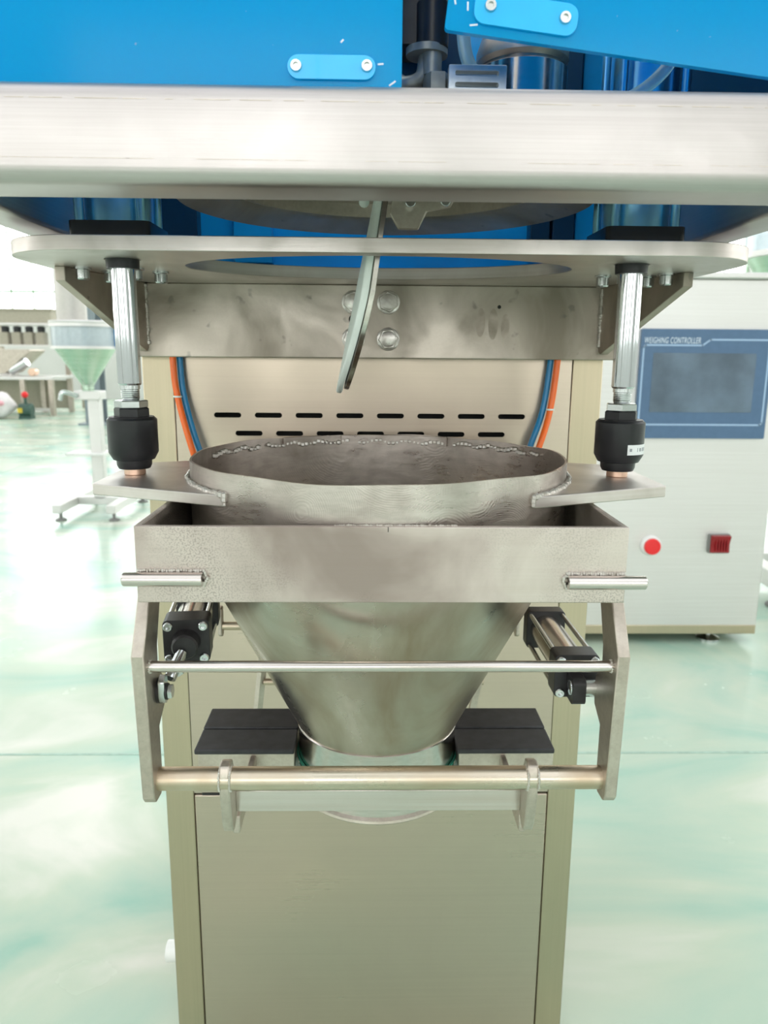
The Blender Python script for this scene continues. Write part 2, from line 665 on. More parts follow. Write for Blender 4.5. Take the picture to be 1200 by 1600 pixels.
def window(plane, w, x0, x1, z0, z1, nx=4, zs=(1.86,), pane='pane'):
    """framed window: frame bars, mullions and lit panes"""
    WN[0] += 1

    def B(mb, u0_, u1_, v0, v1, d):
        if plane == 'xz':
            mb.box(u0_, u1_, w - d, w + d, v0, v1)
        else:
            mb.box(w - d, w + d, u0_, u1_, v0, v1)
        return mb
    f = .05
    mb = MB()
    B(mb, x0, x1, z0, z0 + f, .06)
    B(mb, x0, x1, z1 - f, z1, .06)
    B(mb, x0, x0 + f, z0 + f, z1 - f, .06)
    B(mb, x1 - f, x1, z0 + f, z1 - f, .06)
    o = structure('window_%d' % WN[0], mb, 'frame')
    xs = [x0 + f + (x1 - x0 - 2 * f) * i / nx for i in range(nx + 1)]
    zz = [z0 + f] + [z for z in zs] + [z1 - f]
    for x in xs[1:-1]:
        obj('mullion', B(MB(), x - .015, x + .015, z0 + f, z1 - f, .035), 'frame', o)
    for z in zz[1:-1]:
        obj('transom', B(MB(), x0 + f, x1 - f, z - .02, z + .02, .04), 'frame', o)
    for i in range(nx):
        for j in range(len(zz) - 1):
            obj('pane', B(MB(), xs[i] + .014, xs[i + 1] - .014, zz[j] + .018, zz[j + 1] - .018, .006), pane, o)
    return o


bw = [(-9.6, -7.2, 1.45, 4.4), (-6.75, -4.35, 1.45, 4.4), (-3.9, -1.5, 1.45, 4.4), (1.5, 3.9, 1.45, 4.4), (4.35, 6.75, 1.45, 4.4), (7.2, 9.6, 1.45, 4.4)]
wall('wall_back', 'xz', HY1, HY1 + .2, HX0, HX1, bw)
for a in bw:
    window('xz', HY1 + .08, *a, nx=6, zs=(1.86, 3.1), pane='pane_sun')
fwn = [(-9.0, -5.0, 1.0, 4.6), (-3.6, 0.4, 1.0, 4.6), (1.8, 5.8, 1.0, 4.6)]
wall('wall_front', 'xz', HY0 - .2, HY0, HX0, HX1, fwn)
for a in fwn:
    window('xz', HY0 - .08, *a, nx=4, zs=(2.2, 3.4))
sw = [(-6.5, -2.5, 1.0, 4.6), (-.5, 3.5, 1.0, 4.6), (5.5, 9.5, 1.0, 4.6)]
wall('wall_left', 'yz', HX0 - .2, HX0, HY0, HY1, sw)
for a in sw:
    window('yz', HX0 - .08, *a, nx=4, zs=(2.2, 3.4))
wall('wall_right', 'yz', HX1, HX1 + .2, HY0, HY1, sw)
for a in sw:
    window('yz', HX1 + .08, *a, nx=4, zs=(2.2, 3.4))
sk = [(x, x + 1.5, y, y + 4.6) for x in (-8.5, -4.7, -.75, 3.2, 7.0) for y in (-7.6, -1.6, 4.4, 9.0)]
ce = structure('ceiling', MB().plate([(HX0, HY0), (HX1, HY0), (HX1, HY1), (HX0, HY1)], HZ, HZ + .2, 'xy',
               [[(a, c), (b, c), (b, d), (a, d)] for a, b, c, d in sk]), 'ceil')
for a, b, c, d in sk:
    obj('added_skylight_pane', MB().box(a, b, c, d, HZ + .08, HZ + .1), 'skylight', ce)

# ================================================================== machine column
CX = -.005
CY = .79
col = thing('machine_column', 'wide stainless machine column with vent slots and a lower door behind the funnel', 'machine', (CX, 1.0, 0))
for sx in (-1, 1):
    x0, x1 = (CX - .235, CX - .2035) if sx < 0 else (CX + .2035, CX + .235)
    obj('post', MB().box(x0, x1, CY, CY + .04, 0, .93), 'post', col, bevel=.0012)
slots = []


def slot(cx, cz, w=.028, h=.0052):
    return [(cx + x, cz + z) for x, z in rrect(-w / 2, w / 2, -h / 2, h / 2, h / 2 * .98, 4)]


for i in range(8):
    slots.append(slot(-.1552 + .0419 * i, .7862))
for row in range(1, 4):
    for i in range(7 + row % 2 * 0):
        slots.append(slot(-.1338 + .0419 * i - (.02095 if row % 2 == 0 else 0), .7862 - .0187 * row))
up_panel = obj('upper_panel', MB().plate([(CX - .2030, .3560), (CX + .2030, .3560), (CX + .2030, .93), (CX - .2030, .93)], CY + .0005, CY + .0025, 'xz', slots), 'panel', col)
obj('back_baffle', MB().box(CX - .2, CX + .2, CY + .03, CY + .032, .6, .9), 'slot', col)
door = obj('lower_door', MB().box(CX - .2029, CX + .2029, CY + .0005, CY + .02, .006, .353), 'panel', col, bevel=.0015)
obj('latch_slot', MB().box(-.199, -.178, CY - .0002, CY + .0012, .3535, .3562), 'slot', door)
sd = MB()
sd.box(CX - .235, CX - .232, CY + .04, 1.22, .03, .93)
sd.box(CX + .232, CX + .235, CY + .04, 1.22, .03, .93)
sd.box(CX - .235, CX + .235, 1.22, 1.223, .03, .93)
sd.box(CX - .235, CX + .235, CY + .003, 1.22, .03, .033)
obj('side_cladding', sd, 'panel', col)
kb = obj('side_boss', MB().cyl((CX - .237, .83, .112), (CX - .256, .83, .112), .0125), 'bezel', col, bevel=.001)
obj('boss_plate', MB().box(CX - .2385, CX - .235, .81, .85, .09, .165), 'bezel', col)
for x in (-.21, .2):
    for y in (.83, 1.18):
        f = obj('levelling_foot', MB().cyl((x, y, .03), (x, y, .012), .006).lathe((x, y, 0), [(0, .014), (.010, .014), (.026, .006), (.026, 0), (0, 0)], 24), 'zinc', col)

# ================================================================== flange bracket
br = thing('flange_bracket', 'thick stainless flange plate with round opening and gusseted back plate bolted to column', 'bracket', (0, .78, .84))
PZ0, PZ1 = .915, .925
outer = []
X, Yf, Yb, R = .268, .532, .79, .062
pts = [(-X + R, Yf)]
fp = []
for i in range(13):
    w = math.radians(270 + 90 * i / 12)
    fp.append((X - R + R * math.cos(w), Yf + R * 1.0 + R * math.sin(w)))
fp += [(X, Yb), (-X, Yb)]
for i in range(13):
    w = math.radians(180 + 90 * i / 12)
    fp.append((-X + R + R * math.cos(w), Yf + R + R * math.sin(w)))
obj('flange_plate', MB().plate(fp, PZ0, PZ1, 'xy', [circle(-.002, .632, .152, .085), circle(-.190, .585, .0127, None, 24), circle(.184, .585, .0127, None, 24)]), 'plate', br, bevel=.0006)
bp = obj('back_plate', MB().box(-.243, .238, .772, .788, .8445, PZ0), 'bracket', br, bevel=.001)
for i, x in enumerate((-.0255, .0089)):
    for z in (.8984, .8633):
        b = MB().lathe((0, 0, 0), [(0, 0), (.0112, 0), (.0112, .0016), (.0104, .002), (0, .002)], 28)
        b.hexnut((0, 0, .002), (0, 0, 1), .0172, .0062, phase=random.uniform(0, 1))
        b.lathe((0, 0, .0082), [(.0078, 0), (.0062, .0006), (0, .0007)], 24)
        b.v = [Vector((x + p.x, .772 - p.z, z + p.y)) for p in b.v]
        bo = obj('bolt', b, 'bolt', bp)
for x, z in ((-.0255, .882), (.118, .895)):
    obj('hole', MB().cyl((x, .7718, z), (x, .774, z), .0045 if x < 0 else .0018), 'slot', bp)
for x, z, a, b in ((.100, .880, .0045, .014), (.1125, .8785, .0048, .015), (.1245, .8765, .0042, .012)):
    obj('grease_smudge', MB().plate(circle(x, z, a, b, 20), .7718, .773, 'xz'), 'smudge', bp)
gl = [(.632, PZ0), (.772, PZ0), (.772, .853), (.768, .850), (.763, .852), (.632, .904)]
for sx in (-1, 1):
    a = (-.2345, -.2265) if sx < 0 else (.2185, .2265)
    gm = MB().plate(gl, a[0], a[1], 'yz')
    for p in gm.v:          # the gussets splay outwards to the front
        p.x += sx * (.772 - p.y) * .17
    g = obj('gusset', gm, 'bracket', br, bevel=.0006)
    xi = a[1] if sx < 0 else a[0]
    obj('weld_bead', MB().bead([(xi, .771, .912), (xi, .771, .856)], .0022), 'weld', g)
# bolts of the lift cylinders under the plate
for cx, bolts in ((-.190, ((-.239, .640), (-.226, .667), (-.197, .640), (-.184, .667))), (.184, ((.186, .662), (.196, .638), (.224, .662), (.232, .642)))):
    for bx, y in bolts:
        b = MB().lathe((bx, y, 0), [(0, PZ0), (.0068, PZ0), (.0068, .9135), (.0053, .913), (.0053, .9065), (.0045, .9055), (.003, .9055), (.003, .909), (0, .909)], 18)
        obj('bolt', b, 'zinc', br)

# ================================================================== lift cylinders with floating joints


def lift_cylinder(cx, label, sticker):
    cy = .585
    ez = .757
    t = thing('lift_cylinder', label, 'cylinder', (cx, cy, ez), 'lift cylinders')
    base = obj('end_cap', MB().plate(rrect(cx - .028, cx + .028, cy - .028, cy + .028, .005), PZ1, .938), 'black', t, bevel=.0008)
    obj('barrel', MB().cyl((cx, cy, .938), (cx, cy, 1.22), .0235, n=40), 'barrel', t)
    for sx in (-1, 1):
        for sy in (-1, 1):
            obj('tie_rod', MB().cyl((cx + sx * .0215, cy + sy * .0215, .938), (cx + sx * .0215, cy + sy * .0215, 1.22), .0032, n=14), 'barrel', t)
    obj('top_cap', MB().plate(rrect(cx - .028, cx + .028, cy - .028, cy + .028, .005), 1.22, 1.245), 'black', t, bevel=.0008)
    obj('collar', MB().cyl((cx, cy, PZ1), (cx, cy, .9085), .0125, .0116), 'black', t)
    obj('piston_rod', MB().tube([(cx, cy, .914), (cx, cy, .8262), (cx, cy, .8248)], [.0087, .0087, .0078], 32), 'chrome', t)
    st = MB()
    st.tube([(cx, cy, .825), (cx, cy, .822), (cx, cy, .8215), (cx, cy, .815), (cx, cy, .8135)], [.0073, .0073, .0066, .0066, .006], 24)
    for i in range(4):
        st.lathe((cx, cy, .8155 + i * .0014), [(.0064, 0), (.0071, .0005), (.0064, .001)], 20)
    obj('threaded_end', st, 'zinc', t)
    obj('lock_nut', MB().hexnut((cx, cy, .8078), (0, 0, 1), .0215, .0058, phase=.25), 'zinc', t)
    j = obj('joint_body', MB().lathe((cx, cy, 0), [(0, .801), (.0118, .801), (.0172, .8006), (.0185, .7992), (.0185, .7745), (.0155, .7690), (.0132, .7685), (.0130, .7645), (.0118, .7620), (0, .7620)], 40), 'black', t)
    obj('joint_hex', MB().hexnut((cx, cy, .8005), (0, 0, 1), .0225, .0076, phase=.1), 'black', j)
    obj('groove_ring', MB().lathe((cx, cy, 0), [(.0120, .8012), (.0165, .8014), (.0168, .8008)], 32), 'cast', j)
    if sticker:
        k = obj('sticker', MB().lathe((cx, cy, 0), [(.0186, .7758), (.01875, .7758), (.01875, .7835), (.0186, .7835)], 14, True, math.radians(272), math.radians(355)), 'sticker', j)
        # smudged stamped marks
        for q, (w0, w1, z0, z1) in enumerate(((277, 283, .7785, .7808), (298, 300, .7782, .7812), (305, 311, .7784, .7810), (315, 321, .7784, .7812), (325, 331, .7785, .7812))):
            k2 = MB().lathe((cx, cy, 0), [(.01876, z0), (.0188, z0), (.0188, z1), (.01876, z1)], 3, True, math.radians(w0), math.radians(w1))
            ob = obj('stamp', k2, 'ink', j)
    obj('stud', MB().tube([(cx, cy, .763), (cx, cy, .7575), (cx, cy, .757)], [.0080, .0080, .0074], 24), 'copper', t)
    obj('stud_nut', MB().hexnut((cx, cy, .7455), (0, 0, 1), .0125, .0035), 'copper', t)
    return t


lift_cylinder(-.190, 'chrome lift cylinder rod with plain black floating joint, no sticker', False)
lift_cylinder(.184, 'chrome lift cylinder rod with black floating joint bearing a white sticker', True)

# ================================================================== filling funnel
FX, FY = -.002, .60
RR = .1455
fu = thing('filling_funnel', 'open stainless filling funnel with rectangular frame, ground collar and tapered cone', 'funnel', (FX, FY, .49))
n = 96
prof_o = [(RR - .0016, .7715), (RR, .7715), (RR, .701), (RR - .0016, .701)]
colr = MB().lathe((FX, FY, 0), prof_o, n, True)
for p in colr.v:          # slightly uneven rim
    if p.z > .77:
        w = math.atan2(p.y - FY, p.x - FX)
        p.z += .0006 * math.sin(5 * w + 1) + .0004 * math.sin(11 * w)
cl = obj('collar', colr, 'collar', fu)
wb_ = MB()
for i in range(90):
    w = math.radians(18 + 146 * i / 89)
    r = RR - .0028
    z = .7655 + .0012 * math.sin(i * .9) + random.uniform(-.0005, .0005)
    if i % 23 in (3, 4):
        continue
    wb_.ball((FX + r * math.cos(w), FY + r * math.sin(w), z), random.uniform(.0018, .0032), 6, (1, 1, .8))
obj('weld_bead', wb_, 'weld', cl)
for w0, w1, z in ((62, 104, .7630), (112, 128, .7640)):
    obj('reinforcing_strip', MB().lathe((FX, FY, 0), [(RR - .004, z), (RR - .0018, z), (RR - .0018, .7718), (RR - .004, .7714)], 24, True, math.radians(w0), math.radians(w1)), 'collar', cl)
cone = MB().lathe((FX, FY, 0), [(RR, .703), (.066, .546), (.0645, .5465), (RR - .0016, .7035)], n, True)
obj('cone', cone, 'cone', fu)
sp = obj('spout', MB().lathe((FX, FY, 0), [(.0660, .5475), (.0672, .5465), (.0665, .545), (.0665, .4905), (.0655, .4895), (.0645, .4905), (.0645, .5475)], 72, True), 'polished', fu)
obj('shadow_lip', MB().lathe((FX, FY, 0), [(.0665, .4945), (.0688, .4925), (.0692, .4905), (.0680, .4890), (.0655, .4893)], 72), 'edge', sp)  # added lip, its darker steel stands for the rim's shadow line
obj('seal_line', MB().lathe((FX, FY, 0), [(.0668, .517), (.0682, .517), (.0682, .5195), (.0668, .5195)], 72, True), 'green', sp)
BZ0, BZ1, BY0, BY1 = .6985, .7468, .45, .752
fm = obj('frame_front', MB().box(-.1515, .1495, BY0, BY0 + .004, BZ0, BZ1), 'box', fu, bevel=.0006)
obj('weld_bead', MB().bead([(-.03, BY0 + .003, BZ1 - .0002), (.045, BY0 + .003, BZ1 - .0002)], .0012), 'weld', fm)
obj('scribe_mark', MB().box(.0018, .0023, BY0 - .0001, BY0 + .001, .7435, .7466), 'slot', fm)
for x0, x1 in ((-.1515, -.1475), (.1455, .1495)):
    obj('frame_side', MB().box(x0, x1, BY0 + .004, BY1, BZ0, BZ1), 'box', fu, bevel=.0006)
obj('frame_back', MB().box(-.1515, .1495, BY1, BY1 + .004, BZ0, BZ1), 'box', fu, bevel=.0006)
for sx in (-1, 1):
    xo = -.2068 if sx < 0 else .2055
    arc = []
    for i in range(15):
        w = math.radians(134.5 + (212 - 134.5) * i / 14) if sx < 0 else math.radians(45.5 + (-32 - 45.5) * i / 14 - 0)
        if sx < 0:
            w = math.radians(148 + (225 - 148) * i / 14)
        else:
            w = math.radians(32 - (32 + 46) * i / 14)
        arc.append((FX + (RR + .0002) * math.cos(w), FY + (RR + .0002) * math.sin(w)))
    a0, a1 = arc[0], arc[-1]
    ol = [(xo, .540), (xo + sx * .0012, .543), (xo + sx * .0012, .642), (xo - sx * .004, .646)] + arc
    e = obj('ear_plate', MB().plate(ol, .749, .757, 'xy'), 'plate', fu, bevel=.0007)
    wd = [(p[0] + (p[0] - FX) * .012, p[1] + (p[1] - FY) * .012, .7575) for p in arc]
    bd = MB().bead(wd, .0022)
    bd.bead([(a1[0], a1[1] - .001, .757), (a1[0], a1[1] - .001, .749)], .0022)
    obj('weld_bead', bd, 'weld', e)
for sx in (-1, 1):
    x0, x1, z = (-.1585, -.1105, .7147) if sx < 0 else (.1125, .1605, .7131)
    xi, xo = (x1, x0) if sx < 0 else (x0, x1)
    p = obj('locating_pin', MB().tube([(xi, .4455, z), (xo - sx * .0007, .4455, z), (xo, .4455, z)], [.0043, .0043, .0036], 24), 'polished', fu)
    xe = -.150 if sx < 0 else .148
    b = MB().bead([(xe, .4495, z + .0046), (xi, .4495, z + .0046), (xi - sx * .0024, .4485, z), (xi, .4495, z - .0046), (xe, .4495, z - .0046)], .0013)
    obj('weld_bead', b, 'weld', p)

# ================================================================== bag clamp
bc = thing('bag_clamp', 'stainless bag clamp frame with black rubber jaw pads and thick cross bar under funnel', 'clamp', (0, .5, .49))
spf = [(.470, .6985), (.4475, .6636), (.4535, .562), (.457, .5575), (.470, .5565), (.4745, .561), (.474, .604), (.488, .612), (.491, .622), (.489, .634), (.478, .644), (.479, .66), (.492, .690), (.499, .6985)]
for a in ((-.1575, -.1495), (.1475, .1555)):
    s = obj('side_plate', MB().plate(spf, a[0], a[1], 'yz'), 'edge', bc, bevel=.0008)
obj('tie_bar', MB().cyl((-.1495, .457, .6535), (.1475, .457, .6535), .0037), 'polished', bc)
for x in (-.1485, .1465):
    obj('weld_bead', MB().bead([(x, .457 + .0038 * math.cos(w * PI / 6), .6535 + .0038 * math.sin(w * PI / 6)) for w in range(13)], .0009), 'weld', bc)
obj('cross_bar', MB().cyl((-.1495, .466, .5695), (.1475, .466, .5695), .0078, n=32), 'bar', bc)
lug = [(.459, .574), (.462, .580), (.468, .5815), (.474, .5795), (.478, .572), (.486, .560), (.488, .5335), (.4735, .5265), (.469, .5275), (.465, .534), (.460, .556)]
for a in ((-.1085, -.1015), (.0975, .1045)):
    l = obj('lug', MB().plate(lug, a[0], a[1], 'yz'), 'edge', bc, bevel=.0012)
    m = MB()
    for x in a:
        m.bead([(x, .466 + .0082 * math.cos(w * PI / 8), .5695 + .0082 * math.sin(w * PI / 8)) for w in range(17)], .0009)
    obj('weld_bead', m, 'weld', l)
obj('flat_bar', MB().box(-.1015, .0975, .480, .484, .5355, .5515), 'polished', bc, bevel=.0004)
for sx in (-1, 1):
    xi, xo = (-.0695, -.150) if sx < 0 else (.0625, .1425)
    x0, x1 = min(xi, xo), max(xi, xo)
    bl = obj('jaw_block', MB().plate([(x0 + .002, .568), (x1, .568), (x1, .575), (x1 - .001, .636), (x0 + .002, .636)], .512, .531, 'xy'), 'edge', bc, bevel=.0008)
    f1 = obj('jaw_pad', MB().box(x0, x1, .5645, .5995, .531, .5355), 'rubber', bl, bevel=.0012)
    f2 = obj('jaw_pad', MB().box(x0, x1, .6010, .637, .531, .5362), 'rubber', bl, bevel=.0012)
    a0, a1 = (150, 210) if sx < 0 else (-30, 30)
    obj('jaw_liner', MB().lathe((FX, FY, 0), [(.0686, .500), (.0725, .500), (.0725, .5165), (.0686, .5165)], 24, True, math.radians(165 if sx < 0 else -55), math.radians(235 if sx < 0 else 15)), 'jaw', bl)
    obj('jaw_arm', MB().box(-.1055 if sx < 0 else .0985, -.1005 if sx < 0 else .1035, .486, .568, .514, .528), 'edge', bc, bevel=.001)
    # rear linkage
    xa, xb = (-.112, -.1195) if sx < 0 else (.104, .0925)
    obj('rear_link', MB().tube([(xa, .70, .56), (xb, .70, .495)], [.0045, .0045], 4), 'edge', bc)
    obj('rear_pin', MB().cyl((xa, .70, .533), (xa - sx * .03, .70, .533), .0032), 'bar', bc)
    xr = -.152 if sx < 0 else .135
    obj('hinge_tab', MB().plate([(.695, .61), (.705, .61), (.705, .583), (.700, .580), (.695, .583)], xr - .002, xr + .002, 'yz'), 'edge', bc, bevel=.001)
    obj('hinge_pin', MB().cyl((xr, .70, .5908), (xr - sx * .035, .70, .5908), .004), 'bar', bc)

# clamp cylinders


def clamp_cylinder(c, ax, label, length, front_rod):
    """c centre of the front face, ax unit vector pointing to the back"""
    ax = Vector(ax).normalized()
    c = Vector(c)
    t = thing('clamp_cylinder', label, 'cylinder', c, 'bag clamp cylinders')
    side = ax.cross(Vector((0, 0, 1))).normalized()
    upv = side.cross(ax)

    def W(mb):
        mb.v = [c + side * p.x + ax * p.y + upv * p.z for p in mb.v]
        return mb
    h = .0158
    cp = [(x, z) for x, z in rrect(-h, h, -h, h, .0035, 3)]
    e = obj('front_cap', W(MB().plate(cp, 0, .017, 'xz')), 'cast', t, bevel=.0006)
    obj('rear_cap', W(MB().plate(cp, length - .013, length, 'xz')), 'cast', t, bevel=.0006)
    obj('barrel', W(MB().cyl((0, .017, 0), (0, length - .013, 0), .0128, n=32)), 'polished', t)
    for sx in (-1, 1):
        for sz in (-1, 1):
            obj('tie_rod', W(MB().cyl((sx * .0128, .017, sz * .0128), (sx * .0128, length - .013, sz * .0128), .0019, n=12)), 'zinc', t)
            b = MB()
            b.lathe((0, 0, 0), [(0, 0), (.0033, 0), (.0033, .0022), (.0027, .003), (.0016, .003), (.0016, .0014), (0, .0014)], 16)
            b.v = [Vector((p.x + sx * .0118, -p.z, p.y + sz * .0118)) for p in b.v]
            obj('cap_screw', W(b), 'zinc', t)
    if front_rod:
        nz = MB().lathe((0, 0, 0), [(0, .011), (.0078, .011), (.0090, .0095), (.0095, 0)], 28)
        nz.v = [Vector((p.x, -p.z, p.y)) for p in nz.v]
        obj('nose', W(nz), 'cast', t)
    return t, W


lc, W = clamp_cylinder((-.1355, .500, .6535), (-.09, .98, .06), 'clamp cylinder whose black cap with four silver screws faces forward', .072, True)
tip = Vector((-.1435, .4685, .632))
a = Vector((-.1365, .490, .6495))
obj('rod', MB().cyl(a, tip.lerp(a, .30), .0040), 'chrome', lc)
obj('lock_nut', MB().hexnut(tip.lerp(a, .48), a - tip, .0125, .004), 'zinc', lc)
obj('clevis', MB().plate([(.4635, .6295), (.4655, .6245), (.470, .6225), (.4745, .6255), (.475, .632), (.4735, .640), (.4685, .643), (.464, .639)], -.1466, -.1425, 'yz'), 'zinc', lc, bevel=.0006)
obj('clevis_washer', MB().cyl((-.1425, .469, .631), (-.1412, .469, .631), .0055), 'cast', lc)
obj('clevis_pin', MB().hexnut((-.1412, .469, .631), (1, 0, 0), .0085, .003), 'zinc', lc)
obj('pivot_boss', MB().cyl((-.1495, .475, .629), (-.1466, .475, .629), .0085), 'cast', lc)
rc, W = clamp_cylinder((.1375, .500, .6275), (-.01, 1, 0), 'clamp cylinder with black cap beside weighing cabinet, rod eye pinned to side plate', .105, False)
eye = MB().plate(rrect(.482, .4995, .6135, .632, .004), .1305, .1395, 'yz')
ey = obj('rod_eye', eye, 'cast', rc, bevel=.0012)
obj('eye_bearing', MB().lathe((0, 0, 0), [(0, .001), (.0022, .0014), (.0052, .0006), (.0054, 0), (0, 0)], 24), 'chrome', ey)
for v in ey.children[0].data.vertices:
    x, y, z = v.co + ORIGIN[rc.name]
    v.co = Vector((.1305 - z, .4905 + x, .6235 + y)) - ORIGIN[rc.name]
obj('pivot_spacer', MB().cyl((.1395, .4905, .6235), (.1475, .4905, .6235), .0058), 'zinc', rc)

# ================================================================== overhead frame
of = thing('overhead_frame', 'heavy brushed stainless beam frame with blue film lining above the flange', 'frame', (0, .6, .93))
BB0, BB1 = .9345, .9835
obj('front_beam', MB().plate(rrect(.42, .468, BB0, BB1, .0085, 6), -.62, .62, 'yz'), 'beam', of)
fb = of.children[0]
sc_ = MB()
x = -.30
while x < .30:
    w = random.uniform(.004, .022)
    sc_.box(x, x + w, .41985, .4203, .9742, .9745)
    if random.random() < .8:
        sc_.box(x, x + w * 1.2, .41985, .4203, .9462, .9464)
    x += w + random.uniform(.002, .012)
obj('scribe_line', sc_, 'edge', fb, kind='stuff')
for s in (-1, 1):
    a, b = (-.268, -.236) if s < 0 else (.236, .268)
    obj('side_rail', MB().plate(rrect(a, b, BB0, BB1, .003, 3), .468, .86, 'xz'), 'beam', of)
    a, b = (-.240, -.2365) if s < 0 else (.2365, .240)
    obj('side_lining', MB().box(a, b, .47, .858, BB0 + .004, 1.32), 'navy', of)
    a, b = (-.262, -.246) if s < 0 else (.246, .262)
    obj('corner_post', MB().box(a, b, .842, .858, BB1, 1.32), 'beam', of, bevel=.001)
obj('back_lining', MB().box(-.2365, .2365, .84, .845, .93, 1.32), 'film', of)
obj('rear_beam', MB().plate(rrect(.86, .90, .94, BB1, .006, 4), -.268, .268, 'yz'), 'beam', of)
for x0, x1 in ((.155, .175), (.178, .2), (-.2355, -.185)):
    obj('shade_strip', MB().box(x0, x1, .82, .84, .95, 1.32), 'navy', of, bevel=.001)  # dark strips painting the shaded gaps of the back wall
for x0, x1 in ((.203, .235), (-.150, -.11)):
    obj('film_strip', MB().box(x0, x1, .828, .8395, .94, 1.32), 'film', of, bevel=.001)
obj('base_shelf', MB().box(-.1, .2, .80, .84, .926, .93), 'film', of)

# ================================================================== blue guard sheets


def guard(name_label, c, w, h, ang, tab, screws, y, mark):
    """sheet with lower left corner c, turned by ang in its own plane; tab and screws in sheet coordinates"""
    t = thing('guard_sheet', name_label, 'guard', (c[0] + w / 2 * math.cos(ang), y, c[1]), 'blue guard sheets')
    ca, sa = math.cos(ang), math.sin(ang)

    def W(mb):
        mb.v = [Vector((c[0] + p.x * ca - p.z * sa, y + p.y, c[1] + p.x * sa + p.z * ca)) for p in mb.v]
        return mb
    sh = obj('sheet', W(MB().plate(rrect(0, w, 0, h, .002, 3), 0, .004, 'xz')), 'sheet', t)
    tb = obj('mounting_tab', W(MB().plate(rrect(*tab, min(.0058, (tab[3] - tab[2]) / 2 * .98), 6), -.0018, -.0001, 'xz')), 'tab', t, bevel=.0004)
    for x, z in screws:
        b = MB().lathe((0, 0, 0), [(0, .0003), (.0013, .0003), (.0015, .0016), (.0027, .0016), (.0031, 0)], 18)
        b.v = [Vector((x + p.x, -.0018 - p.z, z + p.y)) for p in b.v]
        obj('screw', W(b), 'zinc', t)
    for x, z, l, an in mark:
        k = MB().box(0, l, -.0003, .0001, -.0004, .0004)
        k.v = [Vector((x + p.x * math.cos(an) - p.z * math.sin(an), p.y, z + p.x * math.sin(an) + p.z * math.cos(an))) for p in k.v]
        obj('scuff', W(k), 'print', sh)
    return t


SY = .4325
guard('blue plastic guard sheet resting level on the beam, at left', (-.60, .9838), .6065, .34, 0,
      (.5475, .593, .0042, .0158), ((.552, .0102), (.5884, .0106)), SY, ((.6, .002, .004, .6), (.594, .012, .003, .1), (.575, .022, .002, .8)))
guard('blue plastic guard sheet hanging askew, its lower edge sloping, at right', (.0278, 1.0112), .226, .3, math.radians(-6.7),
      (.0135, .0665, .0045, .0195), ((.0215, .0130), (.0598, .0125)), SY - .004, ((.004, .012, .006, 1.9), (.0105, .010, .004, 1.7), (.0125, .0035, .004, .2)))

# ================================================================== outlet, gate, inner fittings
ou = thing('discharge_outlet', 'round stainless discharge outlet with hinge seen under the beam', 'outlet', (0, .60, .96))
obj('rim', MB().lathe((.002, .60, 0), [(.1545, .962), (.152, .958), (.122, .966), (.118, .970), (.118, .980), (.1545, .980)], 72, True), 'bracket', ou)
obj('throat', MB().lathe((.002, .60, 0), [(.118, .968), (.117, .982), (.123, .982), (.123, .968)], 64, True), 'edge', ou)
obj('throat_cap', MB().lathe((.002, .60, 0), [(0, .979), (.118, .979), (.118, .983), (0, .983)], 48), 'edge', ou)
hb = obj('hinge_block', MB().box(.004, .058, .555, .575, .9555, .975), 'navy', ou, bevel=.001)
obj('hinge_strap', MB().plate([(.006, .9555), (.05, .9555), (.046, .949), (.030, .946), (.024, .934), (.010, .934), (.004, .944)], .556, .561, 'xz'), 'edge', hb, bevel=.0008)
for x, r in ((.012, .0085), (.056, .005)):
    obj('knuckle', MB().cyl((x, .549, .963), (x, .556, .963), r), 'zinc', hb, bevel=.0006)
for x, z in ((.018, .951), (.042, .952)):
    obj('screw', MB().cyl((x, .551, z), (x, .556, z), .0036), 'zinc', hb, bevel=.0005)

ga = thing('flap_gate', 'hanging half-round gate flap with white seal seen edge-on below outlet', 'gate', (-.02, .60, .82))
A, B = Vector((-.0035, .622, .971)), Vector((-.0340, .622, .8165))
dz = (B - A).normalized()
yv = Vector((-.035, 1, 0)).normalized()
nv = dz.cross(yv).normalized()
if nv.x < 0:
    nv = -nv


def flap(w, L, t0, t1, y0=0.0, round_=1.0, shift=0.0):
    pts = [(0, -w), (0, w)]
    for i in range(1, 20):
        a_ = PI / 2 - PI * i / 20
        pts.append((L * (1 - .62) + L * .62 * math.cos(a_) ** round_ if math.cos(a_) > 0 else L * .38, w * math.sin(a_)))
    mb = MB().plate(pts, t0, t1, 'xy')
    mb.v = [A + dz * (p.x + shift) + yv * (p.y + y0) + nv * (p.z + .005 * max(0, 1 - ((p.x - .07) / .08) ** 2)) for p in mb.v]
    return mb


obj('backing_plate', flap(.056, .146, .0022, .0062, 0, 1, .006), 'polished', ga, bevel=.0005)
obj('seal', flap(.060, .156, -.0030, .0020, 0), 'seal', ga, bevel=.0018, seg=3)
obj('seal_lip', MB().tube(bez([(-.004, .562, .960), (-.0075, .558, .966), (-.012, .565, .964), (-.014, .59, .957)], 8), .0038, 12), 'seal', ga)

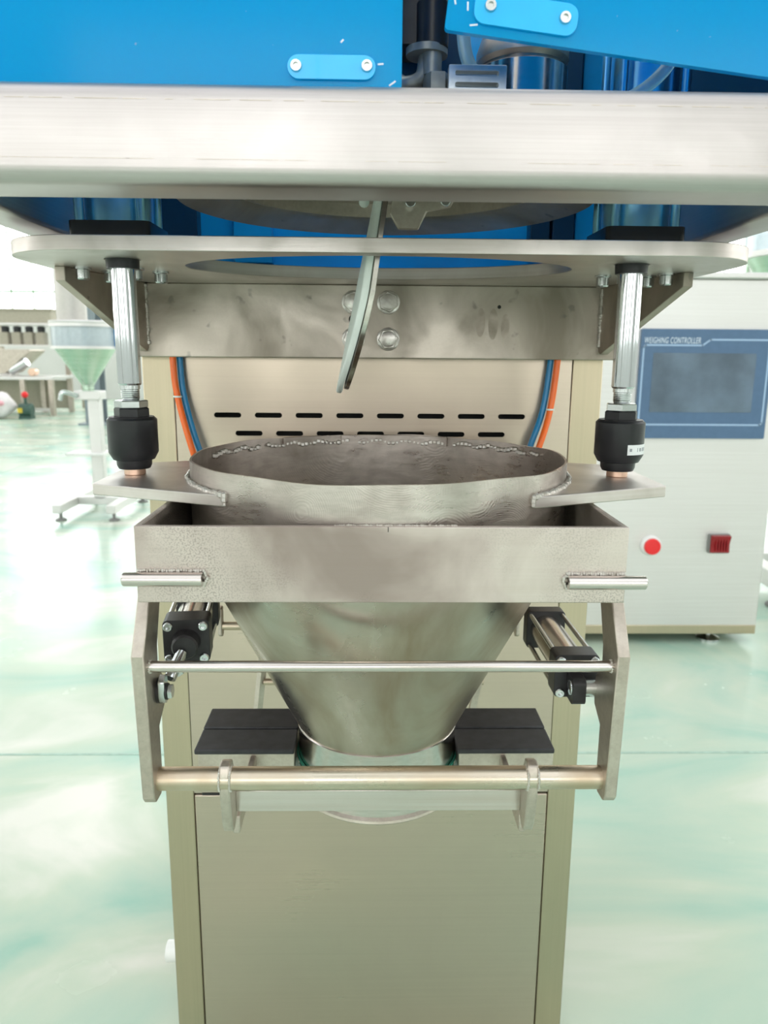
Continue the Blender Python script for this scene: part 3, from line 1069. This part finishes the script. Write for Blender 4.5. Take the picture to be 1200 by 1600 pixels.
va = thing('air_valve', 'black air valve with grubby pipe fittings behind gap between guard sheets', 'valve', (.02, .50, .985))
obj('body', MB().plate(rrect(.006, .034, .50, .53, .004), 1.030, 1.075, 'xy'), 'cast', va, bevel=.002)
obj('solenoid', MB().cyl((.027, .50, 1.027), (.027, .50, 1.052), .0095), 'black', va, bevel=.0008)
obj('flange', MB().cyl((.024, .502, 1.024), (.024, .502, 1.028), .0125), 'grease', va)
obj('elbow', MB().tube(bez([(.024, .502, 1.026), (.021, .50, 1.012), (.012, .50, 1.008), (.006, .506, 1.012)], 6), .0045, 14), 'grease', va)
f = obj('fitting', MB().cyl((.027, .498, 1.012), (.027, .498, 1.026), .0058), 'grease', va)
obj('union_nut', MB().hexnut((.030, .496, .998), (0, 0, 1), .0145, .014), 'grease', f)
obj('lower_pipe', MB().cyl((.030, .496, .985), (.030, .496, .998), .0062), 'grease', f)
obj('bracket', MB().box(.004, .05, .535, .54, .985, 1.08), 'navy', va)

vb = thing('slotted_block', 'small aluminium block with two slots on the beam', 'block', (.05, .478, .9835))
so = [[(x, z) for x, z in rrect(.0382, .0628, z0, z0 + .0026, .0008, 2)] for z0 in (.9975, 1.0035)]
obj('face_plate', MB().plate(rrect(.0345, .0672, .9835, 1.0092, .0006, 2), .470, .476, 'xz', so), 'alu', vb, bevel=.0003)
obj('core', MB().box(.0355, .0662, .4805, .492, .9835, 1.0085), 'alu', vb)

gc = thing('gate_actuator', 'polished steel actuator can with domed top behind the askew guard sheet', 'actuator', (.105, .60, .99))
obj('can', MB().lathe((.1015, .612, 0), [(0, .991), (.033, .991), (.033, 1.052), (.031, 1.055)], 48), 'polished', gc)
obj('dome', MB().lathe((.1015, .612, 0), [(.031, 1.055), (.0335, 1.058), (.0335, 1.064), (.030, 1.074), (.018, 1.082), (0, 1.084)], 48), 'bracket', gc)

single('clear_air_hose', MB().tube(bez([(.045, .49, 1.06), (.044, .487, 1.03), (.050, .488, 1.012), (.068, .492, .996), (.085, .50, .989)], 10), .0040, 14), 'clear',
       'clear hose curving down behind the slotted block', 'hose', 'clear hoses')
single('clear_air_hose', MB().tube(bez([(.19, .53, 1.05), (.178, .53, 1.028), (.155, .525, 1.010), (.125, .52, 1.003), (.10, .52, 1.0)], 10), .0040, 14), 'clear',
       'clear hose arching beside the lift cylinder under the askew sheet', 'hose', 'clear hoses')

# ================================================================== coloured air hoses at the column


def hose(pts, mat, label, group, tie=None):
    t = single('air_hose', MB().tube(bez(pts, 10), .0032, 14), mat, label, 'hose', group)
    if tie:
        obj('cable_tie', MB().lathe(tie, [(.0033, -.0008), (.0044, -.0008), (.0044, .0008), (.0033, .0008)], 16, True), 'seal', t)
        t.children[0].data.transform(Matrix.Translation(-ORIGIN[t.name]) @ Matrix.Translation(ORIGIN[t.name]))
    return t


ORANGE, BLUE = 'orange hoses', 'blue hoses'
hose([(-.207, .783, .90), (-.2058, .779, .845), (-.2019, .776, .8055), (-.1865, .768, .7487), (-.176, .775, .715)], 'orange', 'orange air hose on the column, left of the funnel', ORANGE, (-.2019, .776, .8055))
hose([(-.201, .786, .90), (-.2000, .784, .845), (-.1965, .781, .8055), (-.1835, .776, .7557), (-.170, .781, .72)], 'bluehose', 'blue air hose on the column, left of the funnel', BLUE)
hose([(.184, .783, .90), (.1802, .779, .845), (.1745, .776, .795), (.1628, .768, .7563), (.150, .775, .715)], 'orange', 'orange air hose on the column, toward the weighing cabinet', ORANGE, (.1745, .776, .795))
hose([(.178, .786, .90), (.1743, .784, .845), (.1682, .781, .795), (.1567, .776, .760), (.145, .781, .72)], 'bluehose', 'blue air hose on the column, toward the weighing cabinet', BLUE)

# ================================================================== weighing cabinet
KY = 2.15
kc = thing('weighing_cabinet', 'stainless weighing cabinet with blue touch panel and red buttons', 'cabinet', (.85, 2.4, 0))
cb = obj('body', MB().box(.50, 1.157, KY, KY + .5, .032, 1.055), 'cab', kc, bevel=.004)
obj('top_lid', MB().box(.49, 1.168, KY - .012, KY + .515, 1.055, 1.072), 'cab', kc, bevel=.004)
obj('plinth', MB().box(.50, 1.155, KY - .002, KY + .49, .030, .058), 'post', kc, bevel=.002)
hm = obj('touch_panel', MB().plate(rrect(.742, 1.112, .619, .921, .004, 3), KY - .012, KY, 'xz'), 'hmi', kc, bevel=.002)
obj('screen', MB().plate(rrect(.777, 1.066, .693, .856, .002, 2), KY - .0128, KY - .011, 'xz'), 'screen', hm, label='dull grey-blue switched-off display')
path = [(.754, .877), (.912, .877), (.934, .8925), (1.096, .8925), (1.100, .888), (1.100, .664), (1.094, .658), (.754, .658), (.749, .664), (.749, .872), (.754, .877)]
mb = MB()
wd = .0024
for i in range(len(path) - 1):
    p, q = Vector((path[i][0], 0, path[i][1])), Vector((path[i + 1][0], 0, path[i + 1][1]))
    d = (q - p).normalized()
    s = Vector((-d.z, 0, d.x)) * wd
    p, q = p - d * wd * .6, q + d * wd * .6
    vs = []
    for y in (KY - .0128, KY - .0119):
        vs += [Vector((k.x, y, k.z)) for k in (p + s, p - s, q - s, q + s)]
    mb.add(vs, [(0, 1, 2, 3), (7, 6, 5, 4), (0, 4, 5, 1), (1, 5, 6, 2), (2, 6, 7, 3), (3, 7, 4, 0)])
obj('printed_border', mb, 'line', hm)
text_mesh('lettering', 'WEIGHING CONTROLLER', .0235, 'print', hm, (.749, KY - .0124, .8820), shear=.15, xscale=.53, space=1.10)
sb = MB().lathe((0, 0, 0), [(0, 0), (.030, 0), (.030, .008), (.026, .014), (.0235, .014)], 32)
sb.v = [Vector((.8165 + p.x, KY - p.z, .304 + p.y)) for p in sb.v]
rb = obj('push_button', sb, 'bezel', kc)
sb = MB().lathe((0, 0, 0), [(.0235, .010), (.0235, .022), (.021, .025), (0, .0255)], 32)
sb.v = [Vector((.8165 + p.x, KY - p.z, .304 + p.y)) for p in sb.v]
obj('button_cap', sb, 'red', rb, label='bright red cap')
rk = obj('rocker_switch', MB().plate(rrect(.985, 1.046, .283, .340, .003, 2), KY - .012, KY, 'xz'), 'grey', kc, bevel=.002)
obj('rocker', MB().plate([(KY - .012, .286), (KY - .020, .287), (KY - .017, .312), (KY - .026, .337), (KY - .012, .338)], .988, 1.043, 'yz'), 'darkred', rk, bevel=.001, label='dark red rocker')
for i in range(5):
    obj('rib', MB().box(1.000 + i * .008, 1.003 + i * .008, KY - .0235, KY - .017, .292, .328), 'red' if False else 'darkred', rk)
for x in (.58, 1.03):
    for y in (KY + .036, KY + .44):
        obj('levelling_foot', MB().cyl((x, y, .012), (x, y, .034), .008).lathe((x, y, 0), [(0, .016), (.012, .016), (.034, .007), (.034, 0), (0, 0)], 28), 'zinc', kc)

# ================================================================== background machines


def hopper_stand(x, y, s, label, funnel_mat):
    t = thing('hopper_stand', label, 'hopper', (x, y, 0), 'hopper stands')

    def Z(p):
        return [(r * s, z * s) for r, z in p]
    rg = obj('clear_ring', MB().lathe((x, y, 0), Z([(.160, .868), (.160, .972), (.156, .972), (.156, .868)]), 48, True), 'acry', t)
    obj('rim', MB().lathe((x, y, 0), Z([(.168, .968), (.168, .984), (.150, .984), (.150, .968)]), 48, True), 'cab', t)
    obj('clamp_band', MB().lathe((x, y, 0), Z([(.168, .858), (.168, .872), (.150, .872), (.150, .858)]), 48, True), 'cab', t)
    obj('funnel', MB().lathe((x, y, 0), Z([(.152, .860), (.030, .672), (.030, .63), (.027, .63), (.027, .672), (.149, .860)]), 48, True), funnel_mat, t)
    obj('latch', MB().box(x + .160 * s, x + .178 * s, y - .03 * s, y + .01 * s, .86 * s, .97 * s), 'bluebox', t, bevel=.003)
    obj('outlet_block', MB().box(x - .06 * s, x + .075 * s, y - .05 * s, y + .05 * s, .60 * s, .645 * s), 'cab', t, bevel=.004)
    obj('post', MB().box(x + .0 * s, x + .06 * s, y - .03 * s, y + .03 * s, .075 * s, .61 * s), 'cab', t, bevel=.004)
    obj('crank', MB().tube(bez([(x - .04 * s, y - .05 * s, .62 * s), (x - .10 * s, y - .08 * s, .64 * s), (x - .12 * s, y - .08 * s, .60 * s)], 6), .012 * s, 10), 'zinc', t)
    obj('shelf', MB().box(x - .12 * s, x + .08 * s, y - .07 * s, y + .07 * s, .31 * s, .325 * s), 'white', t, bevel=.003)
    for sx in (-1, 1):
        obj('base_leg', MB().box(x + .03 * s + sx * .135 * s - .022 * s, x + .03 * s + sx * .135 * s + .022 * s, y - .27 * s, y + .32 * s, .045 * s, .088 * s), 'cab', t, bevel=.003)
        for yy in (-.22, .28):
            fx = x + .03 * s + sx * .135 * s
            obj('foot', MB().cyl((fx, y + yy * s, .01 * s), (fx, y + yy * s, .046 * s), .008 * s).lathe((fx, y + yy * s, 0), Z([(0, .014), (.012, .014), (.028, .006), (.028, 0), (0, 0)]), 20), 'grey', t)
    obj('base_cross', MB().box(x + .03 * s - .114 * s, x + .03 * s + .114 * s, y - .03 * s, y + .03 * s, .045 * s, .086 * s), 'cab', t, bevel=.003)
    return t


M['hfun'] = steel('floor reflection funnel steel', (.52, .66, .54), .22, (3, 3, 60), .15, bump=.0)  # green reflection of the floor put into the base colour
hopper_stand(-1.473, 4.05, 1.0, 'hopper stand with clear ring and greenish funnel, beyond the lift rod at left', 'hfun')
hopper_stand(1.555, 2.80, 1.385, 'hopper stand mostly hidden behind the weighing cabinet at right', 'hfun')

lx, ly = -1.530, 4.05
pp = thing('vacuum_loader', 'pale upright round loader can standing on the far hopper lid', 'loader', (lx, ly, .984))
obj('tube', MB().cyl((lx, ly, .996), (lx, ly, 1.40), .074, n=40), 'loader', pp)
obj('cap', MB().lathe((lx, ly, 0), [(0, 1.425), (.06, 1.42), (.077, 1.405), (.074, 1.395)], 40), 'white', pp)
obj('lid', MB().lathe((-1.473, ly, 0), [(0, .998), (.166, .998), (.170, .990), (.168, .984), (0, .984)], 40), 'cab', pp)
pl = thing('steel_column', 'grey blue steel building column beside the pale duct', 'column', (-3.22, 9.1, 0))
obj('web', MB().box(-3.226, -3.214, 9.0, 9.2, .02, HZ), 'pillar', pl)
obj('flange', MB().box(-3.31, -3.13, 8.985, 9.0, .02, HZ), 'pillar', pl)
obj('flange', MB().box(-3.31, -3.13, 9.2, 9.215, .02, HZ), 'pillar', pl)
obj('base_plate', MB().box(-3.38, -3.06, 8.92, 9.28, 0, .02), 'pillar', pl)

wt = thing('work_table', 'low steel work table against the left edge with open legs', 'table', (-4.7, 10.5, 0))
obj('table_top', MB().box(-5.3, -4.16, 10.2, 10.95, .47, .51), 'cab', wt, bevel=.004)
for x in (-5.25, -4.56, -4.19):
    for y in (10.24, 10.88):
        obj('leg', MB().box(x - .03, x + .03, y - .03, y + .03, 0, .47), 'edge', wt)
obj('lower_rail', MB().box(-4.56, -4.19, 10.22, 10.26, .06, .10), 'cab', wt)
obj('back_panel', MB().box(-5.25, -4.19, 10.9, 10.92, .05, .44), 'tan', wt)
tr = thing('feed_trough', 'pale V-shaped feed trough standing on the low work table', 'trough', (-4.85, 10.5, .51))
obj('trough_body', MB().plate([(-5.2, .86), (-4.47, .86), (-4.46, .84), (-4.80, .55), (-4.90, .55), (-5.2, .80)], 10.3, 10.8, 'xz'), 'edge', tr, bevel=.005)
obj('support', MB().box(-4.9, -4.8, 10.4, 10.7, .51, .56), 'cab', tr)
obj('chute', MB().tube([(-4.75, 10.35, .575), (-4.52, 10.33, .70)], [.05, .06], 12), 'zinc', tr)
obj('drive', MB().cyl((-4.46, 10.3, .565), (-4.46, 10.42, .565), .05), 'copper', tr, bevel=.006)
rk_ = thing('storage_rack', 'tall rack with pale crate on top beyond the work table', 'rack', (-4.75, 11.4, 0))
for x in (-5.5, -4.32):
    for y in (11.2, 11.75):
        obj('upright', MB().box(x - .03, x + .03, y - .03, y + .03, 0, 1.22), 'edge', rk_)
for z in (.90, 1.20):
    obj('shelf', MB().box(-5.5, -4.32, 11.18, 11.78, z, z + .025), 'cab', rk_)
cr = thing('shipping_crate', 'long beige crate on top of the tall rack', 'crate', (-4.9, 11.45, 1.225))
obj('crate_body', MB().box(-5.45, -4.52, 11.22, 11.72, 1.225, 1.40), 'tan', cr, bevel=.006)
obj('crate_lid', MB().box(-5.47, -4.50, 11.2, 11.74, 1.40, 1.425), 'tan', cr, bevel=.004)
for i in range(4):
    x = -5.22 + i * .17
    label = ['first', 'second', 'third', 'fourth'][i] + ' black capped canister from the left on the rack shelf'
    b = thing('canister', label, 'canister', (x, 11.32, .925), 'canisters on the rack')
    obj('body', MB().plate(rrect(x - .06, x + .06, 11.25, 11.39, .01, 3), .925, 1.10), 'tan', b)
    obj('cap', MB().lathe((x, 11.32, 0), [(.052, 1.10), (.055, 1.175), (.03, 1.185), (0, 1.185)], 18), 'black', b)
bpst = thing('blue_board', 'narrow blue board leaning by the canisters on the rack', 'board', (-4.46, 11.3, .925))
obj('panel', MB().box(-4.52, -4.42, 11.28, 11.30, .925, 1.19), 'bluebox', bpst, bevel=.003)
obj('edge_strip', MB().box(-4.525, -4.415, 11.277, 11.303, 1.185, 1.198), 'white', bpst)
sk_ = thing('woven_sack', 'white woven sack with pink print on the floor by the table', 'sack', (-4.69, 9.75, 0))
sm = MB().ball((-4.69, 9.75, .17), .23, 20, (1, .7, .72))
for p in sm.v:
    p.z = max(.0, p.z)
    p.x += .02 * math.sin(p.z * 30) * math.cos(p.y * 17)
    p.z *= 1 + .05 * math.sin(p.x * 23)
obj('bag', sm, 'sack', sk_)
pk = MB().ball((-4.60, 9.61, .20), .07, 12, (1, .45, .5))
obj('print_patch', pk, 'pink', sk_)
mo = thing('pump_motor', 'small dark pump motor with red knob beside the white sack', 'motor', (-4.33, 9.75, 0))
obj('motor_body', MB().cyl((-4.40, 9.75, .11), (-4.25, 9.75, .11), .085), 'motor', mo, bevel=.01)
obj('foot_bracket', MB().box(-4.40, -4.25, 9.68, 9.82, 0, .04), 'motor', mo)
obj('stem', MB().cyl((-4.33, 9.75, .19), (-4.33, 9.75, .27), .02), 'motor', mo)
obj('knob', MB().ball((-4.33, 9.75, .30), .042, 14), 'red', mo)
obj('name_plate', MB().box(-4.40, -4.34, 9.66, 9.668, .08, .14), 'yellow', mo)
